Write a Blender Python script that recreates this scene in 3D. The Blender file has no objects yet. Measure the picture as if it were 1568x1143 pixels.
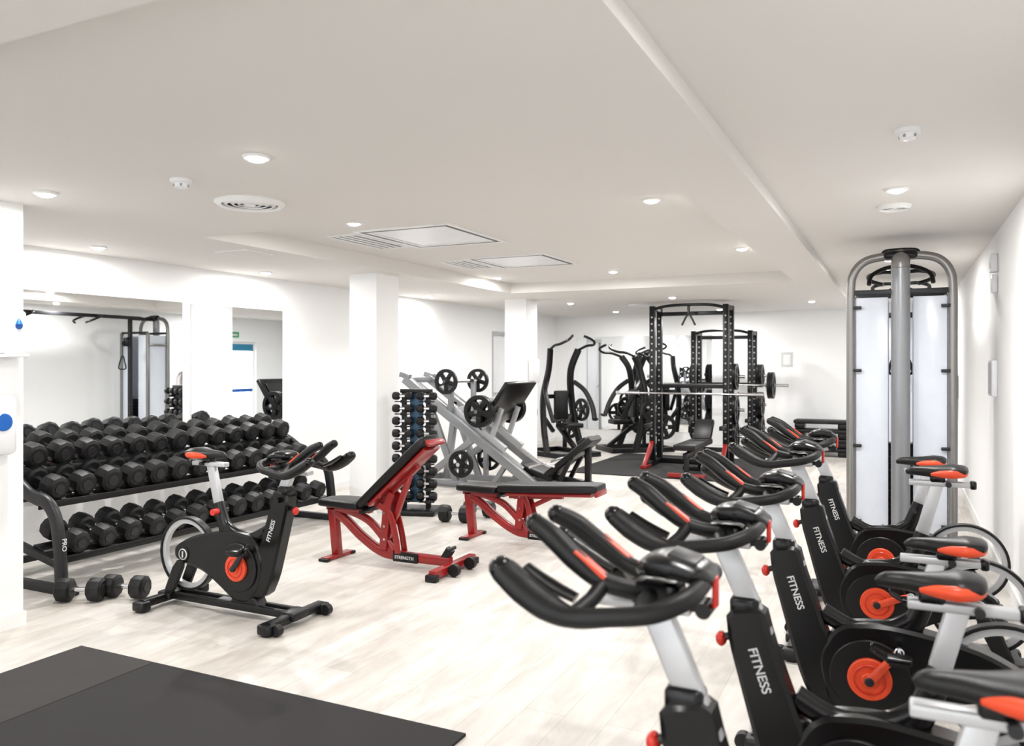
import bpy, math, random
from mathutils import Vector, Matrix
random.seed(4)
V = Vector
def lin(c):
    return tuple(((x/255)/12.92 if x/255 <= .04045 else ((x/255+.055)/1.055)**2.4) for x in c)
def mat(name, rgb, rough=.5, metal=0., nscale=8., namt=.06, bump=0., bscale=200., coat=0., emit=0., spec=.5):
    m = bpy.data.materials.new(name); m.use_nodes = True
    nt = m.node_tree; N = nt.nodes; L = nt.links
    p = N['Principled BSDF']
    c = lin(rgb)
    p.inputs['Metallic'].default_value = metal
    p.inputs['Roughness'].default_value = rough
    p.inputs['Coat Weight'].default_value = coat
    p.inputs['Specular IOR Level'].default_value = spec
    tc = N.new('ShaderNodeTexCoord')
    nz = N.new('ShaderNodeTexNoise'); nz.inputs['Scale'].default_value = nscale
    nz.inputs['Detail'].default_value = 3
    L.new(tc.outputs['Object'], nz.inputs['Vector'])
    mx = N.new('ShaderNodeMix'); mx.data_type = 'RGBA'
    mx.inputs[6].default_value = (*[x*(1-namt) for x in c], 1)
    mx.inputs[7].default_value = (*[min(1, x*(1+namt)) for x in c], 1)
    L.new(nz.outputs['Fac'], mx.inputs[0]); L.new(mx.outputs[2], p.inputs['Base Color'])
    if bump:
        n2 = N.new('ShaderNodeTexNoise'); n2.inputs['Scale'].default_value = bscale
        L.new(tc.outputs['Object'], n2.inputs['Vector'])
        bp = N.new('ShaderNodeBump'); bp.inputs['Strength'].default_value = bump; bp.inputs['Distance'].default_value = .002
        L.new(n2.outputs['Fac'], bp.inputs['Height']); L.new(bp.outputs[0], p.inputs['Normal'])
    if emit:
        p.inputs['Emission Color'].default_value = (1, .98, .95, 1); p.inputs['Emission Strength'].default_value = emit
    return m
WALL = mat('wall_paint', (243, 243, 243), .7, nscale=2, namt=.01, bump=.05)
CEIL = mat('ceiling_paint', (224, 221, 217), .8, nscale=1.5, namt=.01, bump=.05)
TRIM = mat('white_trim', (236, 236, 235), .4)
BLK = mat('black_powdercoat', (13, 13, 14), .36, bump=.15, bscale=500, spec=.35)
RUB = mat('black_rubber', (14, 14, 15), .46, bump=.3, bscale=300, spec=.35)
VINYL = mat('black_vinyl', (13, 12, 13), .4, bump=.2, bscale=250, spec=.35)
PLAST = mat('black_plastic', (9, 9, 10), .26, spec=.35)
SIL = mat('silver_paint', (190, 191, 193), .35, metal=.4)
SILD = mat('silver_grey_frame', (142, 144, 147), .32, metal=.5)
GREY = mat('grey_metal_paint', (140, 138, 136), .3, metal=.6)
DGREY = mat('dark_grey_paint', (38, 38, 40), .4, metal=.3)
CHR = mat('chrome', (215, 215, 218), .15, metal=1.)
RED = mat('red_paint', (142, 19, 18), .35, coat=.3)
ORG = mat('orange_plastic', (222, 72, 32), .4)
REDO = mat('red_knob', (200, 42, 28), .35)
WHT = mat('white_plastic', (234, 235, 237), .35)
PANEL = mat('frosted_panel', (218, 224, 234), .25)
BLUE = mat('blue_plastic', (16, 92, 176), .3)
BLUEG = mat('blue_grey_steel', (48, 78, 100), .3, metal=.4)
TEAL = mat('teal_sign', (24, 120, 155), .4)
GRN = mat('green_sign', (40, 160, 90), .4)
EMI = mat('lamp_lens', (255, 250, 240), .4, emit=40.)
HOLE = mat('light_holes', (150, 150, 152), .4)
FRM = mat('grey_door_frame', (175, 177, 179), .4)
LABEL = mat('label_white', (205, 205, 205), .5)
MAT_R = mat('rubber_mat', (26, 24, 24), .78, nscale=3, namt=.25, bump=.5, bscale=150, spec=.4)
MAT_R2 = mat('rubber_mat_worn', (44, 41, 39), .75, nscale=5, namt=.25, bump=.5, bscale=150, spec=.4)
MIR = mat('mirror_glass', (243, 246, 247), .01, metal=1., namt=0)
def floor_mat():
    m = bpy.data.materials.new('whitewashed_planks'); m.use_nodes = True
    nt = m.node_tree; N = nt.nodes; L = nt.links; p = N['Principled BSDF']
    tc = N.new('ShaderNodeTexCoord'); sp = N.new('ShaderNodeSeparateXYZ'); cb = N.new('ShaderNodeCombineXYZ')
    L.new(tc.outputs['Object'], sp.inputs[0]); L.new(sp.outputs[1], cb.inputs[0]); L.new(sp.outputs[0], cb.inputs[1])
    br = N.new('ShaderNodeTexBrick'); br.inputs['Scale'].default_value = 1
    br.inputs['Brick Width'].default_value = 1.25; br.inputs['Row Height'].default_value = .19
    br.inputs['Mortar Size'].default_value = .0012; br.inputs['Mortar Smooth'].default_value = .3
    br.inputs['Color1'].default_value = (*lin((212, 208, 203)), 1); br.inputs['Color2'].default_value = (*lin((200, 195, 188)), 1)
    br.inputs['Mortar'].default_value = (*lin((170, 164, 157)), 1); br.offset = .37
    L.new(cb.outputs[0], br.inputs['Vector'])
    mp = N.new('ShaderNodeMapping'); mp.inputs['Scale'].default_value = (1.2, 5, 1)
    L.new(cb.outputs[0], mp.inputs['Vector'])
    nz = N.new('ShaderNodeTexNoise'); nz.inputs['Scale'].default_value = 1.6; nz.inputs['Detail'].default_value = 8; nz.inputs['Roughness'].default_value = .62
    nz.inputs['Distortion'].default_value = .5
    L.new(mp.outputs[0], nz.inputs['Vector'])
    cr = N.new('ShaderNodeValToRGB'); cr.color_ramp.elements[0].position = .36; cr.color_ramp.elements[1].position = .6
    cr.color_ramp.elements[0].color = (.72, .69, .66, 1); cr.color_ramp.elements[1].color = (1, 1, 1, 1)
    L.new(nz.outputs['Fac'], cr.inputs[0])
    mx = N.new('ShaderNodeMix'); mx.data_type = 'RGBA'; mx.blend_type = 'MULTIPLY'; mx.inputs[0].default_value = .7
    L.new(br.outputs['Color'], mx.inputs[6]); L.new(cr.outputs[0], mx.inputs[7]); L.new(mx.outputs[2], p.inputs['Base Color'])
    p.inputs['Roughness'].default_value = .42
    bp = N.new('ShaderNodeBump'); bp.inputs['Strength'].default_value = .12; bp.inputs['Distance'].default_value = .002
    L.new(nz.outputs['Fac'], bp.inputs['Height']); L.new(bp.outputs[0], p.inputs['Normal'])
    return m
FLOOR = floor_mat()

def frame(axis):
    a = V(axis).normalized()
    return V((0, 0, 1)).rotation_difference(a).to_matrix()
class B:
    def __init__(s): s.v = []; s.f = []; s.m = []; s.mats = []
    def add(s, vs, fs, m):
        if m not in s.mats: s.mats.append(m)
        k = s.mats.index(m); o = len(s.v)
        s.v += [tuple(x) for x in vs]
        for f in fs: s.f.append([i+o for i in f]); s.m.append(k)
    def box(s, c, d, m, R=None):
        x, y, z = [t/2 for t in d]
        vs = [V(p) for p in ((-x,-y,-z),(x,-y,-z),(x,y,-z),(-x,y,-z),(-x,-y,z),(x,-y,z),(x,y,z),(-x,y,z))]
        if R is not None: vs = [R @ p for p in vs]
        s.add([p+V(c) for p in vs], [(0,3,2,1),(4,5,6,7),(0,1,5,4),(1,2,6,5),(2,3,7,6),(3,0,4,7)], m)
    def bb(s, x0, x1, y0, y1, z0, z1, m): s.box(((x0+x1)/2, (y0+y1)/2, (z0+z1)/2), (x1-x0, y1-y0, z1-z0), m)
    def rbox(s, c, d, m, r=.02, R=None, axis=2):
        ax = [(1,2,0),(2,0,1),(0,1,2)][axis]
        a, b_, h = d[ax[0]]/2, d[ax[1]]/2, d[ax[2]]/2
        r = min(r, a*.99, b_*.99, h*.99)
        out = []
        for cx, cy, t0 in ((a-r,b_-r,0),(-a+r,b_-r,90),(-a+r,-b_+r,180),(a-r,-b_+r,270)):
            for k in range(4):
                t = math.radians(t0+k*30); out.append((cx, cy, math.cos(t), math.sin(t)))
        n = len(out); vs = []; e = r*.7
        for hz, k in ((-h, r-e), (-h+e*.35, r-e*.3), (-h+e, r), (h-e, r), (h-e*.35, r-e*.3), (h, r-e)):
            for cx, cy, ct, st in out:
                p = [0,0,0]; p[ax[0]] = cx+ct*k; p[ax[1]] = cy+st*k; p[ax[2]] = hz; vs.append(V(p))
        fs = []
        for i in range(5):
            for j in range(n): fs.append((i*n+j, i*n+(j+1) % n, (i+1)*n+(j+1) % n, (i+1)*n+j))
        fs.append(tuple(range(n-1, -1, -1))); fs.append(tuple(range(5*n, 6*n)))
        if R is not None: vs = [R @ p for p in vs]
        s.add([p+V(c) for p in vs], fs, m)
    def beam(s, p1, p2, w, h, m, up=(0,0,1), r=.006):
        p1 = V(p1); p2 = V(p2); t = (p2-p1).normalized(); u = V(up)
        if abs(t.dot(u)) > .98: u = V((0,1,0))
        y = u.cross(t).normalized(); z = t.cross(y)
        R = Matrix((t, y, z)).transposed()
        s.rbox((p1+p2)/2, ((p2-p1).length, w, h), m, r, R, axis=0)
    def cyl(s, p1, p2, r, m, seg=16, r2=None):
        p1 = V(p1); p2 = V(p2); r2 = r if r2 is None else r2; R = frame(p2-p1); vs = []
        for p, q in ((p1, r), (p2, r2)):
            for k in range(seg):
                t = 2*math.pi*k/seg; vs.append(p+R @ V((q*math.cos(t), q*math.sin(t), 0)))
        fs = [(k, (k+1) % seg, seg+(k+1) % seg, seg+k) for k in range(seg)]+[tuple(range(seg-1,-1,-1)), tuple(range(seg, 2*seg))]
        s.add(vs, fs, m)
    def lathe(s, prof, c, axis, m, seg=28, closed=False):
        R = frame(axis); vs = []; n = len(prof)
        for r, h in prof:
            for k in range(seg):
                t = 2*math.pi*k/seg; vs.append(V(c)+R @ V((r*math.cos(t), r*math.sin(t), h)))
        fs = []
        for i in range(n if closed else n-1):
            j = (i+1) % n
            for k in range(seg): fs.append((i*seg+k, i*seg+(k+1) % seg, j*seg+(k+1) % seg, j*seg+k))
        if not closed:
            fs.append(tuple(range(seg-1,-1,-1))); fs.append(tuple(range((n-1)*seg, n*seg)))
        s.add(vs, fs, m)
    def ring(s, c, axis, R, w, t, m, seg=36):
        s.lathe([(R-w,-t/2),(R-.003,-t/2),(R,-t/2+.003),(R,t/2-.003),(R-.003,t/2),(R-w,t/2)], c, axis, m, seg, True)
    def disc(s, c, axis, R, t, m, seg=28, e=.004):
        s.lathe([(R-e,-t/2),(R,-t/2+e),(R,t/2-e),(R-e,t/2)], c, axis, m, seg)
    def ball(s, c, r, m, seg=14):
        r = (r,r,r) if not isinstance(r, (tuple, list)) else r; vs = []; n = seg//2
        for i in range(1, n):
            a = math.pi*i/n
            for k in range(seg):
                t = 2*math.pi*k/seg; vs.append(V(c)+V((r[0]*math.sin(a)*math.cos(t), r[1]*math.sin(a)*math.sin(t), r[2]*math.cos(a))))
        fs = []
        for i in range(n-2):
            for k in range(seg): fs.append((i*seg+k, (i+1)*seg+k, (i+1)*seg+(k+1) % seg, i*seg+(k+1) % seg))
        a = len(vs); vs += [V(c)+V((0,0,r[2])), V(c)-V((0,0,r[2]))]
        for k in range(seg):
            fs.append((a, k, (k+1) % seg)); fs.append((a+1, (n-2)*seg+(k+1) % seg, (n-2)*seg+k))
        s.add(vs, fs, m)
    def tube(s, pts, r, m, seg=12, sub=6, up=(0,0,1), closed=False, sq=2.):
        P = [V(p) for p in pts]; n = len(P)
        Rr = [(x, x) if not isinstance(x, (tuple, list)) else x for x in (r if isinstance(r, list) else [r]*n)]
        if n > 2 and sub > 1:
            Q = []; S = []
            rng = range(n) if closed else range(n-1)
            g = (lambda i: i % n) if closed else (lambda i: max(0, min(n-1, i)))
            for i in rng:
                a, b_, c, d = P[g(i-1)], P[g(i)], P[g(i+1)], P[g(i+2)]
                for k in range(sub):
                    t = k/sub
                    Q.append(.5*((2*b_)+(c-a)*t+(2*a-5*b_+4*c-d)*t*t+(3*b_-a-3*c+d)*t**3))
                    S.append(tuple(Rr[g(i)][q]*(1-t)+Rr[g(i+1)][q]*t for q in (0,1)))
            if not closed: Q.append(P[-1]); S.append(Rr[-1])
        else: Q = P; S = Rr
        n = len(Q); vs = []; prev = None
        for i in range(n):
            t = (Q[(i+1) % n]-Q[i-1]) if closed else (Q[min(n-1,i+1)]-Q[max(0,i-1)])
            t.normalize()
            if prev is None:
                u = V(up)
                if abs(u.dot(t)) > .95: u = V((1,0,0)) if abs(t.x) < .9 else V((0,1,0))
            else: u = prev
            nn = (u-t*u.dot(t)).normalized(); prev = nn; bb = t.cross(nn)
            for k in range(seg):
                a = 2*math.pi*k/seg; ca, sa = math.cos(a), math.sin(a)
                if sq != 2:
                    ca = math.copysign(abs(ca)**(2/sq), ca); sa = math.copysign(abs(sa)**(2/sq), sa)
                vs.append(Q[i]+bb*ca*S[i][0]+nn*sa*S[i][1])
        fs = []
        for i in range(n if closed else n-1):
            j = (i+1) % n
            for k in range(seg): fs.append((i*seg+k, i*seg+(k+1) % seg, j*seg+(k+1) % seg, j*seg+k))
        if not closed: fs.append(tuple(range(seg-1,-1,-1))); fs.append(tuple(range((n-1)*seg, n*seg)))
        s.add(vs, fs, m)
    def prism(s, poly, y0, y1, m, smooth=2, e=.01):
        for _ in range(smooth):
            q = []
            for i in range(len(poly)):
                a = V(poly[i]); c = V(poly[(i+1) % len(poly)]); q += [a*.8+c*.2, a*.2+c*.8]
            poly = q
        n = len(poly); P = [V(p) for p in poly]
        ar = sum(P[i].x*P[(i+1) % n].y-P[(i+1) % n].x*P[i].y for i in range(n))
        sg = 1 if ar > 0 else -1
        ins = []
        for i in range(n):
            t = (P[(i+1) % n]-P[i-1]).normalized(); ins.append(P[i]+V((-t.y, t.x))*e*sg)
        vs = []
        for y, q in ((y0, ins), (y0+e*.7, P), (y1-e*.7, P), (y1, ins)): vs += [V((p.x, y, p.y)) for p in q]
        fs = []
        for i in range(3):
            for j in range(n): fs.append((i*n+j, i*n+(j+1) % n, (i+1)*n+(j+1) % n, (i+1)*n+j))
        fs += [tuple(range(n-1,-1,-1)), tuple(range(3*n, 4*n))]
        s.add(vs, fs, m)
    def text(s, body, size, o, dx, dn, m, off=.0006):
        cu = bpy.data.curves.new('t', 'FONT'); cu.body = body; cu.size = size; cu.extrude = .001; cu.offset = off
        ob = bpy.data.objects.new('t', cu); bpy.context.scene.collection.objects.link(ob)
        me = ob.to_mesh(); X = V(dx).normalized(); Z = V(dn).normalized(); Y = Z.cross(X)
        R = Matrix((X, Y, Z)).transposed()
        s.add([V(o)+R @ v.co for v in me.vertices], [tuple(p.vertices) for p in me.polygons], m)
        ob.to_mesh_clear(); bpy.data.objects.remove(ob); bpy.data.curves.remove(cu)
    def plate(s, c, axis, R, t, m):
        s.ring(c, axis, R, R*.26, t, m, 30)
        s.disc(c, axis, R*.32, t*1.1, m, 16); s.disc(c, axis, R*.1, t*1.4, CHR, 12)
        Rm = frame(axis)
        for k in range(5):
            a = 2*math.pi*k/5+.3; d = Rm @ V((math.cos(a), math.sin(a), 0))
            s.beam(V(c)+d*R*.25, V(c)+d*R*.85, R*.34, t*.7, m, up=Rm @ V((0,0,1)))
    def done(s, name, loc=(0,0,0), rz=0., ang=34):
        me = bpy.data.meshes.new(name); me.from_pydata(s.v, [], s.f)
        for m in s.mats: me.materials.append(m)
        me.polygons.foreach_set('material_index', s.m)
        me.polygons.foreach_set('use_smooth', [True]*len(s.f))
        me.update()
        import bmesh
        bm = bmesh.new(); bm.from_mesh(me); bmesh.ops.recalc_face_normals(bm, faces=bm.faces); bm.to_mesh(me); bm.free()
        me.set_sharp_from_angle(angle=math.radians(ang))
        ob = bpy.data.objects.new(name, me); bpy.context.scene.collection.objects.link(ob)
        ob.location = loc; ob.rotation_euler = (0, 0, rz); return ob

# ------------------------------------------------ room
XL, XR, YB, YF, H = -6.28, .67, -3.2, 15., 2.5
b = B(); b.bb(XL-.2, XR+.2, YB-.2, YF+.2, -.1, 0, FLOOR); b.done('floor')
b = B(); b.bb(XL-.2, XL, YB-.2, 12.2, 0, 3, WALL); b.bb(XL-.2, XL, 13.18, YF+.2, 0, 3, WALL); b.bb(XL-.2, XL, 12.2, 13.18, 2.12, 3, WALL); b.done('wall_left')
b = B(); b.bb(XR, XR+.2, YB-.2, 13.1, 0, 3, WALL); b.bb(XR, XR+.2, 13.95, YF+.2, 0, 3, WALL); b.bb(XR, XR+.2, 13.1, 13.95, 2.05, 3, WALL); b.done('wall_right')
b = B()
for y in (13.125, 13.925): b.bb(XR+.06, XR+.12, y-.025, y+.025, 0, 2.05, TRIM)
b.bb(XR+.06, XR+.12, 13.15, 13.9, 2.0, 2.05, TRIM); b.bb(XR+.06, XR+.12, 13.15, 13.9, 0, .1, TRIM); b.bb(XR+.07, XR+.11, 13.15, 13.9, .93, 1.0, BLUE); b.bb(XR+.05, XR+.11, 13.15, 13.9, 1.85, 2.0, TEAL)
b.done('entrance_door')  # glazed entrance door in the right wall, with its banner and blue strip
b = B(); b.bb(XL, XR, YF, YF+.2, 0, 3, WALL); b.done('wall_back')
b = B()
b.bb(XL, XR, YB-.2, YB, 0, .35, WALL); b.bb(XL, XR, YB-.2, YB, 2.35, 3, WALL)
for x0, x1 in ((XL, -6.0), (-3.1, -2.7), (.4, XR)): b.bb(x0, x1, YB-.2, YB, .35, 2.35, WALL)
b.done('wall_front')
for x0, x1 in ((-6.0, -3.1), (-2.7, .4)):  # unseen window openings added behind the camera to let in soft fill light
    b = B()
    for x in (x0+.03, (x0+x1)/2, x1-.03): b.bb(x-.03, x+.03, YB-.13, YB-.07, .35, 2.35, TRIM)
    for z in (.38, 2.32): b.bb(x0, x1, YB-.13, YB-.07, z-.03, z+.03, TRIM)
    b.done('added_fill_window_1' if x0 < -4 else 'added_fill_window_2')
b = B()
RX0, RX1, RY0, RY1 = -4.7, -1.1, 4.4, 9.7
b.bb(XL, -.7, YB, RY0, H, 3, CEIL); b.bb(XL, RX0, RY0, RY1, H, 3, CEIL); b.bb(RX1, -.7, RY0, RY1, H, 3, CEIL)
b.bb(XL, -.7, RY1, YF, H, 3, CEIL); b.bb(RX0, RX1, RY0, RY1, H+.13, 3, CEIL); b.bb(-.7, XR, YB, YF, H+.07, 3, CEIL)
b.done('ceiling')
b = B(); b.bb(XL, -.7, YB, 1.36, H-.08, H, CEIL); b.done('trim_1')
b = B(); b.bb(XL, XL+.015, 3.05, 12.2, 0, .08, TRIM); b.bb(XL, XL+.015, 13.18, YF, 0, .08, TRIM); b.done('baseboard_left')
b = B(); b.bb(XR-.015, XR, YB, 13.1, 0, .08, TRIM); b.bb(XR-.015, XR, 13.95, YF, 0, .08, TRIM); b.done('baseboard_right')
b = B(); b.bb(XL+.02, XR-.02, YF-.015, YF, 0, .08, TRIM); b.done('baseboard_back')
for (x0, x1, y0, y1) in ((-5.15, -4.7, 2.55, 3.04), (-5.24, -4.9, 6.9, 7.31), (-5.24, -4.9, 10.6, 11.0)):
    b = B(); b.bb(x0, x1, y0, y1, 0, H, WALL)
    b.bb(x0-.012, x1+.012, y0-.012, y1+.012, 0, .08, TRIM); b.done('structural_column')
for y0, y1 in ((4.0, 5.63), (5.74, 7.03)):
    b = B(); b.bb(XL, XL+.008, y0, y1, .45, 2.15, MIR); b.done('wall_mirror')
b = B(); b.bb(-5.8, -3.14, YF-.008, YF, .27, 2.09, MIR); b.done('wall_mirror')
b = B(); b.bb(XL-.1, XL, 12.205, 12.26, 0, 2.11, FRM); b.bb(XL-.1, XL, 13.12, 13.175, 0, 2.11, FRM); b.bb(XL-.1, XL, 12.26, 13.12, 2.05, 2.11, FRM)
b.bb(XL-.08, XL-.04, 12.26, 13.12, 0, 2.05, WHT); b.cyl((XL-.04, 12.34, 1.05), (XL, 12.34, 1.05), .012, CHR); b.cyl((XL-.005, 12.34, 1.05), (XL-.005, 12.46, 1.05), .009, CHR); b.done('door_1')
# ------------------------------------------------ ceiling fittings
def downlight(x, y, z, p=30):
    b = B(); b.lathe([(.046,-.012),(.056,-.012),(.064,-.004),(.064,0),(.046,0)], (0, 0, 0), (0,0,1), TRIM, 24, True)
    b.lathe([(.047,-.002),(.046,-.012),(.036,-.020),(.02,-.025),(.002,-.026)], (0, 0, 0), (0,0,1), EMI, 20); q = b.done('ceiling_downlight', (x, y, z))
    l = bpy.data.lights.new('lamp', 'AREA'); l.shape = 'DISK'; l.size = .08; l.energy = p; l.color = (1, .985, .965)
    o = bpy.data.objects.new('lamp', l); bpy.context.scene.collection.objects.link(o); o.parent = q; o.location = (0, 0, -.028)
for x, y, z in ((-2.65,2.8,H),(-4.26,2.88,H),(-5.83,4.39,H),(-5.89,6.36,H),(-3.75,4.99,H+.13),(-1.47,5.14,H+.13),(-1.33,7.66,H+.13),(-3.0,8.9,H+.13),
                (-.02,5.18,H+.07),(-.08,2.25,H+.07),(-.1,8.6,H+.07),(-.1,12,H+.07),(-4.5,8.9,H+.13),(-5.9,9.6,H),(-4.6,11.6,H),(-2.9,11.2,H),(-1.2,12.8,H),(-4.6,13.8,H),(-2.8,14,H),
                (-1.8,.2,H-.08),(-4.2,.2,H-.08),(-1.8,-1.8,H-.08),(-4.2,-1.8,H-.08),(-.1,-1.2,H+.07)):
    downlight(x, y, z, 20 if y < 4 else 29)
def vent(x, y, z, R):
    b = B(); b.lathe([(R*.8,-.02),(R*.88,-.028),(R,-.008),(R,0),(R*.8,0)], (x,y,z), (0,0,1), TRIM, 40, True)
    for q, dz in ((.68,-.024),(.5,-.022),(.33,-.02)):
        b.lathe([(R*(q-.03),dz),(R*(q+.06),dz+.012),(R*(q+.05),dz+.018),(R*(q-.04),dz+.006)], (x,y,z), (0,0,1), TRIM, 36, True)
    b.disc((x,y,z-.015), (0,0,1), R*.17, .012, TRIM); b.disc((x,y,z-.002), (0,0,1), R*.82, .003, DGREY); 
    for k in range(3):
        a = k*math.pi/3; b.beam((x-R*.8*math.cos(a), y-R*.8*math.sin(a), z-.01), (x+R*.8*math.cos(a), y+R*.8*math.sin(a), z-.01), .008, .006, TRIM, r=.002)
    b.done('round_air_vent')
vent(-3.43, 3.57, H, .2)
vent(-.035, 5.72, H+.07, .1); vent(-3.75, 12.4, H, .17)
def detector(x, y, z):
    b = B(); b.lathe([(.025,-.045),(.034,-.04),(.038,-.02),(.05,-.018),(.055,-.01),(.055,0)], (x,y,z), (0,0,1), WHT, 24)
    for k in range(5):
        a = k*math.pi*.4+.5; b.box((x+.032*math.cos(a), y+.032*math.sin(a), z-.032), (.012,.01,.013), HOLE, Matrix.Rotation(a,3,'Z'))
    b.done('smoke_detector')
detector(-3.33, 2.98, H); detector(.03, 3.89, H+.07)
b = B(); b.bb(-5.2,-4.85,5.0,5.35,H-.008,H,TRIM); b.bb(-5.17,-4.88,5.03,5.32,H-.012,H-.008,CEIL); b.done('ceiling_access_hatch')
for y0, y1 in ((5.3, 6.3), (7.15, 8.05)):
    b = B(); z = H+.13
    x0, x1 = -4.35, -3.1
    def fr(xa, xb, ya, yb, w, m, zz):
        b.bb(xa, xb, ya, ya+w, zz-.012, zz, m); b.bb(xa, xb, yb-w, yb, zz-.012, zz, m); b.bb(xa, xa+w, ya+w, yb-w, zz-.012, zz, m); b.bb(xb-w, xb, ya+w, yb-w, zz-.012, zz, m)
    fr(-4.0, x1, y0, y1, .035, TRIM, z); fr(-3.965, x1-.035, y0+.035, y1-.035, .04, DGREY, z)
    fr(-3.925, x1-.075, y0+.075, y1-.075, .03, TRIM, z); b.bb(-3.88, x1-.12, y0+.12, y1-.12, z-.008, z, WHT)
    fr(x0, -4.04, y0+.1, y1-.1, .025, TRIM, z); b.bb(x0+.025, -4.065, y0+.125, y1-.125, z-.003, z, DGREY)
    for k in range(3): b.bb(x0+.06+k*.07, x0+.09+k*.07, y0+.13, y1-.13, z-.01, z, TRIM)
    b.done('ceiling_air_grille')

# ------------------------------------------------ mats
b = B(); b.bb(-4.03, -3.47, -.5, 2.93, 0, .012, MAT_R2); b.bb(-3.465, -1.63, -.5, 2.93, 0, .012, MAT_R); b.done('rubber_floor_mat')
b = B(); b.bb(-4.3, -1.7, 10.7, 13.4, 0, .012, MAT_R); b.done('rubber_floor_mat')

# ------------------------------------------------ spin bike
def spin_bike(loc, rz, seat_z, bar_z, ca, seat_x=-.2):
    b = B()
    for x in (-.52, .50):
        b.tube([(x,-.235,.05),(x,.235,.05)], (.032,.026), BLK, sq=4, seg=16)
        for s in (-1, 1):
            b.rbox((x, s*.235, .038), (.1,.075,.06), BLK, .018)
            b.cyl((x, s*.235, 0), (x, s*.235, .012), .03, RUB)
            if x > 0: b.cyl((x+.06, s*.2, .035), (x+.06, s*.24, .035), .033, RUB)
        b.rbox((x, 0, .06), (.11,.15,.05), BLK, .015)
    for s in (-1, 1): b.beam((-.5, s*.04, .065), (.48, s*.04, .065), .03, .045, BLK)
    b.beam((-.1,0,.07),(.25,0,.07),.09,.03,SIL)
    fc = (-.37, 0, .335)
    b.ring(fc, (0,1,0), .235, .014, .05, BLK, 48)
    b.ring(fc, (0,1,0), .222, .03, .03, SIL, 48)
    b.disc(fc, (0,1,0), .06, .07, BLK); b.disc(fc, (0,1,0), .035, .1, DGREY)
    b.prism([(-.45,.38),(-.30,.46),(-.12,.50),(.05,.52),(.22,.5),(.3,.36),(.26,.18),(.17,.09),(.06,.09),(-.06,.17),(-.2,.25),(-.36,.28),(-.45,.31)], -.05, .05, PLAST, e=.014)
    for s in (-1, 1):
        b.disc((.10, s*.052, .305), (0,1,0), .15, .02, BLK, 36)
        b.disc((-.36, s*.052, .34), (0,1,0), .045, .012, BLK); b.ring((-.36, s*.056, .34), (0,1,0), .036, .006, .012, LABEL, 24); b.box((-.36, s*.06, .34), (.008,.006,.04), LABEL)
        b.disc((.10, s*.068, .305), (0,1,0), .082, .022, ORG, 36); b.disc((.10, s*.082, .305), (0,1,0), .03, .02, ORG)
        b.ring((.10, s*.07, .305), (0,1,0), .06, .006, .028, REDO, 32)
        b.disc((.10, s*.098, .305), (0,1,0), .018, .022, DGREY, 16)
        a = ca if s < 0 else ca+math.pi
        e = V((.10+.17*math.cos(a), s*.1, .305+.17*math.sin(a)))
        b.tube([(.10, s*.093, .305), e], [(.012,.02),(.01,.014)], ORG if s > 0 else DGREY, up=(math.cos(a+1.57),0,math.sin(a+1.57)), seg=12)
        b.disc(e, (0,1,0), .018, .026, CHR, 14); b.cyl(e, e+V((0, s*.05, 0)), .009, CHR)
        b.rbox(e+V((0, s*.085, 0)), (.09,.075,.022), PLAST, .008)
        b.tube([e+V((.04, s*.055, .0)), e+V((.09, s*.06, .03)), e+V((.095, s*.085, .045)), e+V((.09, s*.115, .03)), e+V((.04, s*.115, 0))], .007, PLAST, seg=8)
        b.box(e+V((0, s*.085, -.017)), (.07,.05,.012), DGREY)
    b.prism([(.05,.12),(.22,.14),(.27,.05),(.0,.05)], -.045, .045, BLK, 1)
    b.prism([(-.42,.3),(-.33,.3),(-.44,.08),(-.53,.06)], -.075, -.045, BLK, 1); b.prism([(-.42,.3),(-.33,.3),(-.44,.08),(-.53,.06)], .045, .075, BLK, 1)
    b.prism([(.37,.80),(.485,.78),(.475,.68),(.44,.55),(.40,.40),(.36,.26),(.30,.14),(.16,.12),(.19,.3),(.26,.46),(.31,.6),(.345,.7)], -.045, .045, PLAST, 1, e=.014)
    b.rbox((.43,0,.79), (.09,.075,.06), PLAST, .02)
    for s in (-1, 1):
        up = V((.105,0,.31)).normalized()
        if s < 0: b.text('FITNESS', .04, (.345, -.0462, .48), up, (0,-1,0), LABEL)
        else: b.text('FITNESS', .04, (.415, .0462, .67), -up, (0,1,0), LABEL)
    b.tube([(-.02,0,.46),(-.07,0,.56),(-.115,0,.68)], [(.032,.05),(.03,.04),(.028,.036)], PLAST, up=(1,0,0), sq=3)
    b.tube([(-.08,0,.57),(.02,0,.50),(.16,0,.48),(.28,0,.53)], [(.03,.03),(.03,.035),(.03,.035),(.03,.04)], PLAST)
    b.cyl((-.09,-.03,.63),(-.09,-.075,.63),.02,REDO); b.cyl((-.09,.0,.63),(-.09,.055,.63),.012,DGREY)
    sz = seat_z-.08
    b.beam((-.09,0,.6), (-.09-(sz-.6)*.26,0,sz), .036, .06, SIL, up=(1,0,0))
    px = -.09-(sz-.6)*.26
    b.beam((px-.15,0,sz), (px+.13,0,sz), .045, .028, SIL)
    b.cyl((px-.05,-.045,sz),(px-.05,.045,sz),.014,DGREY); b.rbox((px-.16,0,sz),(.03,.055,.04),PLAST,.01)
    b.rbox((seat_x,0,sz+.025),(.07,.05,.04),PLAST,.01)
    sx = seat_x
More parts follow.
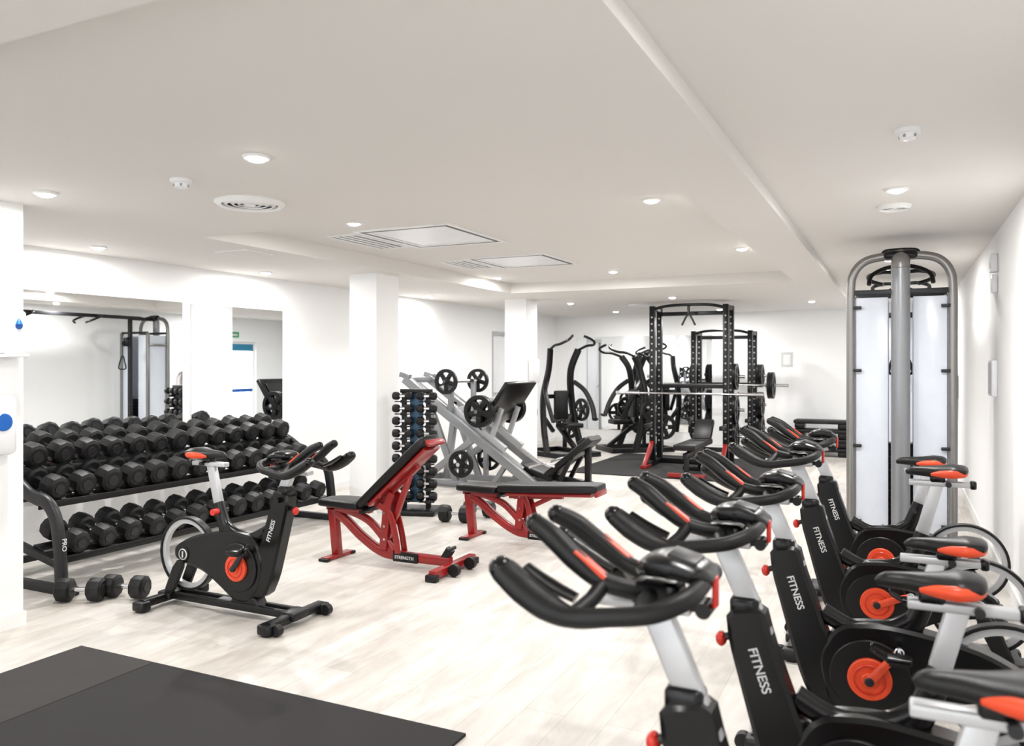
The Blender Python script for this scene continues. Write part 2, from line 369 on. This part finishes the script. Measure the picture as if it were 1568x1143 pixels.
    b.tube([(sx-.135,0,seat_z-.012),(sx-.12,0,seat_z-.01),(sx-.07,0,seat_z-.012),(sx,0,seat_z-.02),(sx+.07,0,seat_z-.02),(sx+.12,0,seat_z-.022),(sx+.145,0,seat_z-.032)],
           [(.05,.012),(.085,.026),(.095,.034),(.06,.032),(.034,.026),(.026,.022),(.012,.01)], VINYL, seg=20, sub=5)
    for s in (-1,1):
        b.tube([(sx-.125,s*.03,seat_z-.018),(sx-.105,s*.065,seat_z-.02),(sx-.06,s*.082,seat_z-.022),(sx-.01,s*.058,seat_z-.026),(sx+.03,s*.042,seat_z-.03)],
               [(.012,.016),(.02,.02),(.021,.022),(.018,.018),(.008,.008)], ORG, seg=12)
    hx = .375+(bar_z-.72)*.42
    b.beam((.375,0,.70), (hx,0,bar_z-.03), .04, .066, SIL, up=(1,0,0))
    b.beam((hx-.09,0,bar_z-.035), (hx+.15,0,bar_z-.035), .06, .024, SIL)
    b.cyl((.44,0,.70),(.50,0,.68),.012,DGREY); b.ball((.505,0,.675),(.018,.024,.024),REDO)
    b.cyl((.42,-.04,.74),(.42,-.07,.74),.016,PLAST)
    def T(l): return [(hx+x, y, bar_z+z) for x, y, z in l]
    for s in (-1, 1):
        b.tube(T([(-.12,0,.03),(-.12,s*.07,.03),(-.105,s*.14,.02),(-.05,s*.19,.0),(.04,s*.205,-.015),(.12,s*.208,-.025),(.18,s*.205,-.01),(.24,s*.198,.02),(.295,s*.19,.055)]),
               [.017,.02,.021,.021,.021,.023,(.036,.028),(.039,.03),(.035,.026)], RUB, seg=16)
        b.ball(T([(.30,s*.19,.058)])[0], (.028,.033,.028), PLAST)
        b.tube(T([(-.03,s*.03,.0),(.04,s*.075,.012),(.10,s*.09,.03),(.16,s*.09,.07),(.22,s*.08,.115),(.27,s*.066,.14)]), [.024,.022,.021,.025,.026,.023], RUB, seg=16)
        b.ball(T([(.27,s*.066,.14)])[0], .024, PLAST)
        b.tube(T([(.09,s*.085,.026),(.10,s*.14,.0),(.12,s*.2,-.022)]), [.019,.018,.02], RUB)
        b.tube(T([(.14,s*.135,-.005),(.20,s*.14,.02),(.26,s*.142,.055)]), [(.026,.010),(.03,.012),(.022,.010)], PLAST)
        b.box(T([(.12,s*.094,.064)])[0], (.09,.026,.010), ORG, Matrix.Rotation(-.62,3,'Y'))
    b.tube(T([(-.03,-.2,-.005),(-.01,-.1,.0),(-.01,.1,.0),(-.03,.2,-.005)]), .019, RUB)
    b.rbox((hx-.01,0,bar_z-.005),(.12,.09,.055),PLAST,.022)
    b.tube(T([(-.14,0,.035),(-.11,0,.05),(-.05,0,.065),(.0,0,.06),(.03,0,.045)]), [(.04,.01),(.075,.022),(.085,.028),(.07,.024),(.035,.012)], PLAST, seg=20, sq=3)
    b.rbox((hx-.075,0,bar_z+.082),(.07,.09,.012),DGREY,.005,Matrix.Rotation(-.25,3,'Y'))
    b.beam(T([(-.142,.0,.045)])[0], T([(-.142,.0,-.025)])[0], .03, .012, REDO, up=(1,0,0)); b.cyl(T([(-.12,-.03,-.03)])[0], T([(-.12,.03,-.03)])[0], .018, PLAST)
    b.beam(T([(-.13,0,-.03)])[0], T([(-.05,0,-.03)])[0], .03, .02, PLAST)
    return b.done('spin_bike', loc, rz)
spin_bike((-3.75, 3.75, 0), 0, 1.0, .94, .9)
for y, sz, bz, ca, sx in ((1.82, .935, 1.03, 2.6, -.18), (2.6, .94, 1.02, .5, -.09), (3.54, .865, 1.01, -.9, -.17), (4.65, 1.02, 1.04, -.4, -.18), (5.65, .96, 1.03, 2.2, -.13)):
    spin_bike((-.01, y, 0), math.pi, sz, bz, ca, sx)

# ------------------------------------------------ dumbbells
def dumbbell(b, c, ax, L=.32, R=.075, w=.1):
    a = V(ax).normalized(); c = V(c)
    for s in (-1, 1):
        b.lathe([(R*.72,-w/2),(R*.95,-w/2+.012),(R,-w/2+.03),(R,w/2-.03),(R*.95,w/2-.012),(R*.72,w/2)], c+a*s*(L/2-w/2), a, RUB, 10)
        b.disc(c+a*s*(L/2+.001), a, R*.45, .004, DGREY, 14)
    b.cyl(c-a*(L/2-w), c+a*(L/2-w), .017, CHR, 10)
rack_empty = bpy.data.objects.new('dumbbell_rack', None); bpy.context.scene.collection.objects.link(rack_empty)
b = B()
tiers = ((-5.26, .25), (-5.49, .60), (-5.73, .81))
tl = math.radians(14)
ax = V((math.cos(tl), 0, -math.sin(tl)))
for ti, (x, z) in enumerate(tiers):
    n = 13
    for k in range(n):
        y = 3.70+k*(2.55/(n-1))
        R = (.082, .09, .088)[ti]+random.uniform(-.005, .005)
        dumbbell(b, (x, y, z+.03+R), ax, .37, R, .13)
b.done('dumbbells', ang=30).parent = rack_empty
b = B()
for x, z in tiers:
    for dx in (-.09, .09):
        p = V((x, 0, z+.012))+ax*dx
        b.beam((p.x, 3.56, p.z), (p.x, 6.4, p.z), .10, .016, BLK, up=(math.sin(tl),0,math.cos(tl)))
    b.beam((x+.15, 3.56, z-.03), (x+.15, 6.4, z-.03), .015, .05, BLK)
for y in (3.55, 6.41):
    b.tube([(-5.08,y,.03),(-5.10,y,.3),(-5.14,y,.50),(-5.24,y,.61),(-5.42,y,.65),(-5.62,y,.77),(-5.88,y,.88)], (.03,.042), DGREY, sq=4, seg=16, up=(1,0,0))
    b.beam((-5.0,y,.03),(-5.95,y,.03),.06,.06,DGREY); b.beam((-5.86,y,.03),(-5.86,y,.88),.06,.05,DGREY)
    b.beam((-5.12,y,.2),(-5.86,y,.36),.05,.05,DGREY)
    for x in (-5.0,-5.92): b.rbox((x,y,.03),(.09,.09,.06),RUB,.015)
b.beam((-5.86,3.55,.1),(-5.86,6.41,.1),.05,.05,DGREY)
b.text('PRO', .045, (-5.045, 3.53, .38), (0,0,-1), (1,0,0), LABEL)
b.done('rack_frame').parent = rack_empty
for (x, y, rz) in ((-4.82, 3.50, .5), (-4.62, 3.68, .3)):
    b = B(); dumbbell(b, (0,0,.078), (1,0,0), .3, .078, .1); b.done('dumbbell', (x, y, 0), rz, 30)
b = B(); dumbbell(b, (0,0,.085), (1,0,0), .32, .085, .11); b.done('dumbbell', (-3.93, 6.85, 0), .2, 30)
b = B(); dumbbell(b, (0,0,.085), (1,0,0), .32, .085, .11); b.done('dumbbell', (-3.85, 7.2, 0), .1, 30)
b = B()
b.rbox((0,0,.03),(.5,.4,.05),BLK,.02)
for x in (-.13,.13): b.beam((x,.04,.03),(x,.04,1.27),.05,.05,DGREY)
b.box((0,.05,.68),(.14,.02,1.15),BLUEG); b.beam((-.17,.04,1.27),(.17,.04,1.27),.06,.04,BLK)
for k in range(9):
    z = .16+k*.13; R = .050-.001*k
    for x in (-.13,.13):
        b.beam((x-.08,-.03,z-.038),(x+.08,-.03,z-.038),.05,.012,BLK)
        b.box((x,0,z-.038),(.04,.08,.03),BLK)
        dumbbell(b, (x,-.03,z+.02), (1,0,0), .21, R, .075)
b.done('vertical_dumbbell_stand', (-4.55, 7.1, 0), .3, 30)

# ------------------------------------------------ red bench
def bench(loc, rz, ang, name='adjustable_weight_bench'):
    b = B()
    b.beam((-.49,-.16,.015),(-.49,.16,.015),.07,.03,RED); b.beam((-.49,0,.02),(-.53,0,.40),.06,.07,RED,up=(1,0,0))
    for s in (-.16,.16): b.rbox((-.49,s,.012),(.09,.05,.024),RUB,.008)
    b.tube([(-.55,0,.37),(-.42,0,.32),(-.26,0,.20),(-.08,0,.10),(.08,0,.075),(.56,0,.075)], [(.03,.036)]*6, RED, sq=4, seg=16)
    b.tube([(-.52,0,.40),(-.36,0,.38),(-.18,0,.32),(-.04,0,.20),(.04,0,.10)], [(.028,.028)]*5, RED, sq=4, seg=16)
    b.beam((-.58,0,.40),(-.16,0,.40),.06,.04,RED)
    b.beam((.58,-.3,.045),(.58,.3,.045),.06,.06,RED)
    for s in (-.3,.3): b.rbox((.58,s,.025),(.09,.06,.05),RUB,.01)
    b.cyl((.66,-.14,.05),(.66,-.1,.05),.045,RUB); b.cyl((.66,.1,.05),(.66,.14,.05),.045,RUB)
    b.beam((.5,0,.08),(.56,0,.17),.05,.06,BLK); b.cyl((.56,-.06,.17),(.56,.06,.17),.014,BLK)
    for s in (-.045,.045):
        b.tube([(-.02,s,.12),(.0,s,.3),(.02,s,.46),(.06,s,.56 if ang > .3 else .42)], (.008,.034), RED, up=(1,0,0), sq=4)
        b.tube([(.12,s,.10),(.09,s,.26),(.04,s,.4),(-.06,s,.46 if ang > .3 else .40)], (.008,.026), RED, up=(1,0,0), sq=4)
    for z in (.2,.3,.4): b.cyl((.0,-.06,z),(.0,.06,z),.009,CHR)
    b.tube([(-.62,0,.445),(-.60,0,.445),(-.5,0,.45),(-.3,0,.45),(-.22,0,.45),(-.2,0,.45)], [(.07,.02),(.1,.03),(.13,.034),(.15,.034),(.15,.034),(.14,.024)], VINYL, seg=24, sub=3, sq=5)
    ca, sa = math.cos(ang), math.sin(ang)
    LL = .80 if ang > .3 else .9
    h = V((-.17,0,.44)); d = V((ca,0,sa)); n = V((-sa,0,ca))
    pts = [h+d*t+n*.03 for t in (.0,.02,.3,.6,LL-.04,LL)]
    b.tube(pts, [(.12,.024),(.14,.036),(.15,.036),(.15,.036),(.14,.036),(.11,.022)], VINYL, seg=24, sub=3, sq=5, up=n)
    b.tube([h+d*.06+n*-.022, h+d*(LL-.06)+n*-.022], (.115,.017), RED, up=n, sq=5)
    b.tube([h+d*.05+n*-.05, h+d*.55+n*-.05], (.03,.02), RED, up=n, sq=4)
    b.rbox(h+d*(LL-.01)+n*-.01, (.03,.24,.05), RED, .01, Matrix((d, V((0,1,0)), n)).transposed())
    e = h+d*.5-n*.03
    b.beam((.0,0,.2) if ang > .3 else (.06,0,.3), e, .04, .04, RED)
    b.cyl((-.17,-.12,.41),(-.17,.12,.41),.02,BLK)
    b.rbox((.18,-.035,.075),(.22,.02,.075),BLK,.006,axis=1)
    b.text('STRENGTH', .034, (.09,-.0465,.062), (1,0,0), (0,-1,0), LABEL)
    return b.done(name, loc, rz)
bench((-3.58, 5.2, 0), 0, math.radians(42))
bench((-2.97, 6.35, 0), 0, math.radians(3))

# ------------------------------------------------ leg press (x axis along rails)
b = B()
for s in (-.3,.3):
    b.beam((-1.18,s,1.36),(.66,s,.09),.09,.11,SILD); b.cyl((-1.0,s*.8,1.30),(.5,s*.8,.27),.022,CHR)
    b.beam((-1.0,s,.04),(1.25,s,.04),.08,.08,SILD); b.beam((-.9,s,.04),(-.75,s,1.05),.08,.09,SILD)
    b.beam((-.9,s,.06),(-.15,s,.62),.07,.08,SILD); b.beam((-.4,s,.04),(-.75,s,.9),.06,.08,SILD)
    b.tube([(.62,s*1.1,.3),(.8,s*1.15,.36),(.95,s*1.1,.33)], .016, CHR)
    b.beam((.9,s*.6,.04),(1.1,s*.6,.42),.05,.05,BLK)
    b.beam((.1,s,.04),(.3,s,.33),.06,.06,SILD)
for x in (-1.0,.3,1.25): b.beam((x,-.34,.04),(x,.34,.04),.07,.07,SILD)
for x,z in ((-1.15,1.34),(.6,.14)): b.beam((x,-.3,z),(x,.3,z),.07,.07,SILD)
for s in (-.3,.3): b.beam((-1.1,s,1.38),(-1.25,s,1.42),.07,.07,SILD)
for s in (-.24,.24):
    b.beam((-.55,s,1.04),(.25,s,.49),.07,.08,SIL); b.beam((-.1,s,.74),(.1,s,1.0),.07,.09,SIL); b.beam((-.45,s,.95),(.08,s,1.1),.06,.08,SIL)
    b.beam((.05,s,.6),(.2,s,1.0),.05,.06,SIL)
R = Matrix((V((.82,0,-.57)), V((0,1,0)), V((.57,0,.82)))).transposed()
b.rbox((.19,0,1.08),(.06,.86,.6),PLAST,.02,R); b.rbox((.15,0,1.08),(.04,.7,.46),BLK,.01,R)
for (x,z) in ((0,.97),(-.49,1.33)):
    b.cyl((x,-.55,z),(x,.55,z),.025,CHR)
    for s in (-1,1):
        b.plate((x,s*.42,z),(0,1,0),.20 if z < 1 else .16,.04,BLK)
        if z < 1: b.plate((x,s*.47,z),(0,1,0),.20,.04,BLK)
for s in (-1,1):
    b.beam((-.49,s*.3,.88),(-.49,s*.3,1.33),.06,.06,SILD)
    b.cyl((-.3,s*.3,.3),(-.3,s*.46,.3),.025,CHR); b.plate((-.3,s*.38,.3),(0,1,0),.17,.045,RUB); b.beam((-.3,s*.3,.04),(-.3,s*.3,.45),.06,.06,SILD)
b.tube([(.45,0,.28),(.47,0,.27),(.8,0,.17),(.82,0,.165)], [(.16,.02),(.2,.04),(.22,.04),(.2,.03)], VINYL, sq=5, seg=20, sub=3)
b.tube([(.78,0,.2),(.8,0,.22),(1.1,0,.46),(1.32,0,.64),(1.34,0,.655)], [(.2,.03),(.22,.045),(.22,.045),(.2,.045),(.17,.02)], VINYL, sq=5, seg=20, sub=3)
b.rbox((1.22,0,.62),(.12,.28,.06),VINYL,.02,Matrix.Rotation(-.7,3,'Y'))
b.beam((.4,0,.2),(1.3,0,.1),.1,.06,BLK); b.beam((1.25,0,.05),(1.25,0,.56),.07,.07,BLK)
b.done('leg_press_machine', (-4.65, 9.15, 0))

# ------------------------------------------------ plate-loaded press machine
def press(loc, rz, k=1.):
    b = B()
    for s in (-1,1):
        b.tube([(s*.38,-.1,.03),(s*.34,.05,.5),(s*.30,.12,1.0),(s*.24,.05,1.45),(s*.3,-.08,1.8*k)], (.045,.055), BLK, sq=4, seg=14)
        b.beam((s*.38,-.5,.04),(s*.38,.6,.04),.08,.08,BLK)
        b.tube([(s*.3,-.05,1.78*k),(s*.34,-.25,1.86*k),(s*.36,-.42,1.88*k),(s*.26,-.52,1.95*k),(s*.12,-.45,2.02*k)], .022, BLK)
        b.tube([(s*.3,.05,1.25),(s*.42,-.1,1.1),(s*.46,-.25,.85),(s*.44,-.35,.6)], (.035,.04), BLK, sq=4)
        b.beam((s*.1,.1,.4),(s*.34,.1,.7),.06,.06,DGREY)
        b.cyl((s*.44,.15,.75),(s*.66,.15,.75),.024,CHR); b.plate((s*.56,.15,.75),(1,0,0),.2,.04,BLK)
        b.cyl((s*.38,.4,.45),(s*.6,.4,.45),.024,CHR); b.plate((s*.5,.4,.45),(1,0,0),.22,.04,RUB); b.beam((s*.38,.4,.04),(s*.38,.4,.5),.06,.06,BLK)
        b.tube([(s*.44,-.35,.6),(s*.44,-.42,.62),(s*.3,-.46,.64)], .018, RUB)
    for y in (-.5,.6): b.beam((-.42,y,.04),(.42,y,.04),.08,.08,BLK)
    b.beam((-.3,.12,1.0),(.3,.12,1.0),.06,.07,BLK)
    b.beam((0,-.5,.05),(0,.1,.5),.07,.07,BLK)
    b.rbox((0,-.22,.52),(.34,.36,.08),VINYL,.03); b.rbox((0,.02,.85),(.28,.08,.5),VINYL,.03)
    b.beam((0,.08,.5),(0,.12,1.05),.07,.07,BLK)
    b.done('plate_loaded_press_machine', loc, rz)
press((-5.2, 12.7, 0), math.radians(60)); press((-4.35, 13.95, 0), math.radians(-50), .94)

# ------------------------------------------------ racks
def rack(w, d, h, redfeet, plates, bz, left=True):
    b = B(); x = w/2
    for sx in (-x, x):
        for y in (0, d):
            b.beam((sx,y,0),(sx,y,h),.08,.08,BLK)
            for k in range(int((h-.4)/.1)):
                z = .35+k*.1; b.cyl((sx,y-.0415,z),(sx,y-.039,z),.014,HOLE,10)
        b.beam((sx,-.35,.04),(sx,d+.1,.04),.07,.08,BLK); b.beam((sx,0,h-.04),(sx,d,h-.04),.07,.07,BLK)
        if redfeet:
            b.beam((sx,-.02,.35),(sx,-.45,.03),.06,.06,RED); b.beam((sx,-.5,.025),(sx,-.2,.025),.09,.05,RED)
        b.rbox((sx,-.07,bz-.07),(.05,.12,.09),BLK,.01); b.beam((sx,-.03,.62),(sx,-.38,.62),.05,.06,BLK)
        s = 1 if sx > 0 else -1
        for z in (.45,.85,1.35):
            b.cyl((sx,d,z),(sx+s*.2,d,z),.024,CHR)
            if s > 0 or left:
                for q in range(plates): b.plate((sx+s*(.07+.05*q),d,z),(1,0,0),(.22,.2,.16)[int(z*2-.9) % 3],.045,BLK)
    b.tube([(-x,0,h-.05),(-x*.5,-.02,h+.0),(x*.5,-.02,h+.0),(x,0,h-.05)], .022, BLK)
    b.beam((-x,d,h-.1),(x,d,h-.1),.05,.06,BLK); b.beam((-x,d,.04),(x,d,.04),.07,.08,BLK); b.beam((-x,d,1.2),(x,d,1.2),.05,.06,BLK)
    b.cyl((-1.1,-.08,bz),(1.1,-.08,bz),.015,CHR)
    for s in (-1,1): b.cyl((s*.75,-.08,bz),(s*1.1,-.08,bz),.026,CHR); b.cyl((s*.73,-.08,bz),(s*.75,-.08,bz),.038,CHR)
    return b
b = rack(1.1, .4, 2.42, True, 1, 1.1, False)
b.plate((-.63,.4,1.35),(1,0,0),.16,.04,BLK)
b.cyl((0,0,2.3),(0,0,2.42),.02,BLK); b.tube([(-.1,0,2.12),(0,0,2.28),(.1,0,2.12)],.015,BLK); b.done('power_rack', (-2.85, 11.95, .012))
b = rack(.95, .45, 2.12, False, 2, 1.2, True)
for q in range(2): b.plate((.8+.05*q,-.08,1.2),(1,0,0),.22,.045,BLK)
b.done('half_rack', (-2.75, 13.9, 0))
b = B()
b.rbox((0,0,.42),(.3,1.15,.08),VINYL,.03); b.beam((0,-.5,.3),(0,.5,.3),.06,.08,BLK)
for y in (-.42,.42): b.beam((0,y,.3),(0,y,.03),.06,.06,BLK); b.beam((-.25,y,.03),(.25,y,.03),.06,.06,RED if y<0 else BLK)
b.beam((0,.5,.44),(0,.75,.7),.26,.08,VINYL)
b.done('flat_weight_bench', (-2.6, 11.2, .012))

# ------------------------------------------------ step platforms
b = B()
for k in range(4):
    z = .155*k
    b.rbox((random.uniform(-.01,.01),0,z+.115),(.88,.36,.065),RUB,.03)
    for s in (-1,1): b.rbox((s*.34,0,z+.045),(.16,.34,.085),PLAST,.03)
    b.box((0,-.181,z+.115),(.2,.004,.02),DGREY)
b.done('aerobic_step_stack', (-1.2, 14.5, 0))

# ------------------------------------------------ cable crossover
b = B()
def tower(y, s):
    R_ = .033
    b.tube([(-.36,y,0),(-.36,y,.8),(-.36,y,1.6),(-.36,y,2.12),(-.34,y,2.27),(-.27,y,2.36),(-.16,y,2.395),(0,y,2.40),(.16,y,2.395),(.27,y,2.36),(.34,y,2.27),(.36,y,2.12),(.36,y,1.6),(.36,y,.8),(.36,y,0)],
               R_, GREY, seg=16, sub=5)
    for yy in (y, y+s*.42):
        b.beam((-.34,yy,2.12),(.34,yy,2.12),.03,.04,DGREY); b.beam((-.36,yy,.1),(.36,yy,.1),.06,.07,DGREY)
    for sx in (-.34,.34): b.beam((sx,y+s*.42,0),(sx,y+s*.42,2.12),.05,.05,GREY)
    b.tube([(0,y-s*.05,.0),(0,y-s*.05,2.3)], (.068,.05), SILD, seg=24, sub=1, up=(0,1,0))
    b.tube([(0,y-s*.05,2.3),(0,y-s*.04,2.37),(0,y+s*.03,2.42)], (.068,.05), GREY, seg=24, up=(0,1,0))
    b.rbox((0,y+s*.02,2.405),(.24,.16,.06),PLAST,.03)
    b.tube([(-.12,y,2.40),(-.1,y,2.44),(.1,y,2.44),(.12,y,2.40)], .018, PLAST)
    for x in (-.205,.205):
        b.rbox((x,y+s*.01,1.13),(.235,.012,1.90),PANEL,.006,axis=1)
        b.rbox((x,y+s*.41,1.13),(.235,.012,1.90),PANEL,.006,axis=1)
    for sx in (-1,1):
        b.box((sx*.33,y+s*.21,1.13),(.01,.34,1.88),PANEL)
        for z in (.3,.9,1.5,2.0): b.rbox((sx*.31,y-s*.02,z),(.06,.03,.025),DGREY,.006)
        b.beam((sx*.36,y-s*.1,.035),(sx*.36,y+s*.6,.035),.07,.07,DGREY)
        b.beam((sx*.36,y,1.9),(sx*.36,y+s*.42,1.9),.03,.04,GREY)
    for k in range(14): b.bb(-.2,.2,min(y+s*.15,y+s*.3),max(y+s*.15,y+s*.3),.15+k*.055,.2+k*.055,BLK)
    b.beam((0,y+s*.52,.05),(0,y+s*.52,2.36),.06,.06,DGREY); b.rbox((0,y+s*.58,1.95),(.09,.12,.16),PLAST,.03)
    b.disc((0,y+s*.64,1.92),(1,0,0),.05,.03,BLK)
    b.beam((0,y,2.38),(0,y+s*.52,2.38),.08,.06,DGREY)
    b.cyl((0,y+s*.67,1.88),(0,y+s*.67,1.68),.006,BLK)
    b.tube([(0,y+s*.67,1.7),(-.06,y+s*.68,1.6),(-.09,y+s*.68,1.48),(0,y+s*.68,1.46),(.09,y+s*.68,1.48),(.06,y+s*.68,1.6)], .012, RUB, closed=True)
tower(7.0, 1); tower(10.6, -1)
b.beam((0,7.3,2.39),(0,10.3,2.39),.07,.06,DGREY)
for y in (8.2,9.4):
    for s in (-1,1):
        b.tube([(0,y,2.39),(s*.15,y-.02,2.40),(s*.26,y-.12,2.36),(s*.24,y-.25,2.30),(s*.14,y-.3,2.26)], .018, BLK)
for s in (-1,1): b.tube([(0,7.5,2.38),(s*.12,7.5,2.36),(s*.22,7.45,2.3),(s*.24,7.4,2.22)], .018, BLK)
b.done('cable_crossover_machine')

# ------------------------------------------------ wall things
b = B(); b.rbox((-4.65,2.93,1.735),(.1,.14,.25),WHT,.02); b.disc((-4.598,2.95,1.775),(1,0,0),.022,.004,BLUE); b.lathe([(.021,0),(.011,.025),(.001,.04)],(-4.600,2.95,1.78),(0,0,1),BLUE,12)
b.rbox((-4.63,2.93,1.60),(.13,.13,.02),WHT,.008); b.done('hand_sanitizer_dispenser')
b = B(); b.rbox((-4.64,2.86,1.2),(.12,.16,.34),WHT,.04); b.disc((-4.578,2.85,1.22),(1,0,0),.05,.006,BLUE); b.done('paper_towel_dispenser')
b = B(); b.rbox((XR-.025,7.2,2.33),(.05,.12,.14),WHT,.01); b.box((XR-.052,7.2,2.33),(.003,.07,.08),HOLE); b.done('fire_alarm_sounder')
b = B(); b.rbox((XR-.02,7.2,2.17),(.04,.1,.14),WHT,.01); b.box((XR-.041,7.2,2.17),(.002,.06,.08),LABEL); b.done('wall_alarm_panel')
b = B(); b.rbox((XR-.02,7.3,1.44),(.04,.3,.28),WHT,.01); b.box((XR-.041,7.3,1.44),(.003,.26,.24),LABEL); b.done('wall_notice_frame')
b = B(); b.bb(-1.92,-1.72,YF-.004,YF,1.5,1.76,LABEL); b.bb(-1.88,-1.76,YF-.006,YF-.004,1.54,1.72,TRIM); b.done('paper_notice')
b = B(); b.rbox((-4.86,10.8,1.45),(.08,.25,.35),WHT,.02); b.done('wall_dispenser')
b = B(); b.bb(XR-.02,XR,13.15,13.4,2.14,2.26,GRN); b.bb(XR-.022,XR-.02,13.19,13.35,2.17,2.22,LABEL); b.done('exit_sign')
b = B(); b.cyl((XR-.12,11.9,.95),(XR-.12,11.9,1.45),.07,RED); b.lathe([(.07,0),(.03,.05),(.02,.1)],(XR-.12,11.9,1.45),(0,0,1),RED); b.cyl((XR-.12,11.9,1.5),(XR-.12,11.9,1.58),.02,BLK)
b.bb(XR-.05,XR,11.87,11.93,1.1,1.4,DGREY); b.tube([(XR-.12,11.9,1.56),(XR-.12,11.78,1.5),(XR-.12,11.77,1.2)],.012,BLK); b.done('fire_extinguisher')

# ------------------------------------------------ world, camera
w = bpy.data.worlds.new('World'); bpy.context.scene.world = w; w.use_nodes = True
bg = w.node_tree.nodes['Background']; bg.inputs[0].default_value = (.92,.96,1,1); bg.inputs[1].default_value = 3.7
cam = bpy.data.cameras.new('cam'); co = bpy.data.objects.new('camera', cam); bpy.context.scene.collection.objects.link(co)
co.location = (0,0,1.55); co.rotation_euler = (math.radians(90),0,math.radians(25.8))
cam.lens = 28.26; cam.sensor_width = 36; cam.shift_y = -.0086; cam.clip_start = .05
cam.dof.use_dof = True; cam.dof.focus_distance = 5.5; cam.dof.aperture_fstop = 2.8
sc = bpy.context.scene; sc.camera = co
sc.view_settings.view_transform = 'Standard'; sc.view_settings.look = 'None'; sc.view_settings.exposure = 0
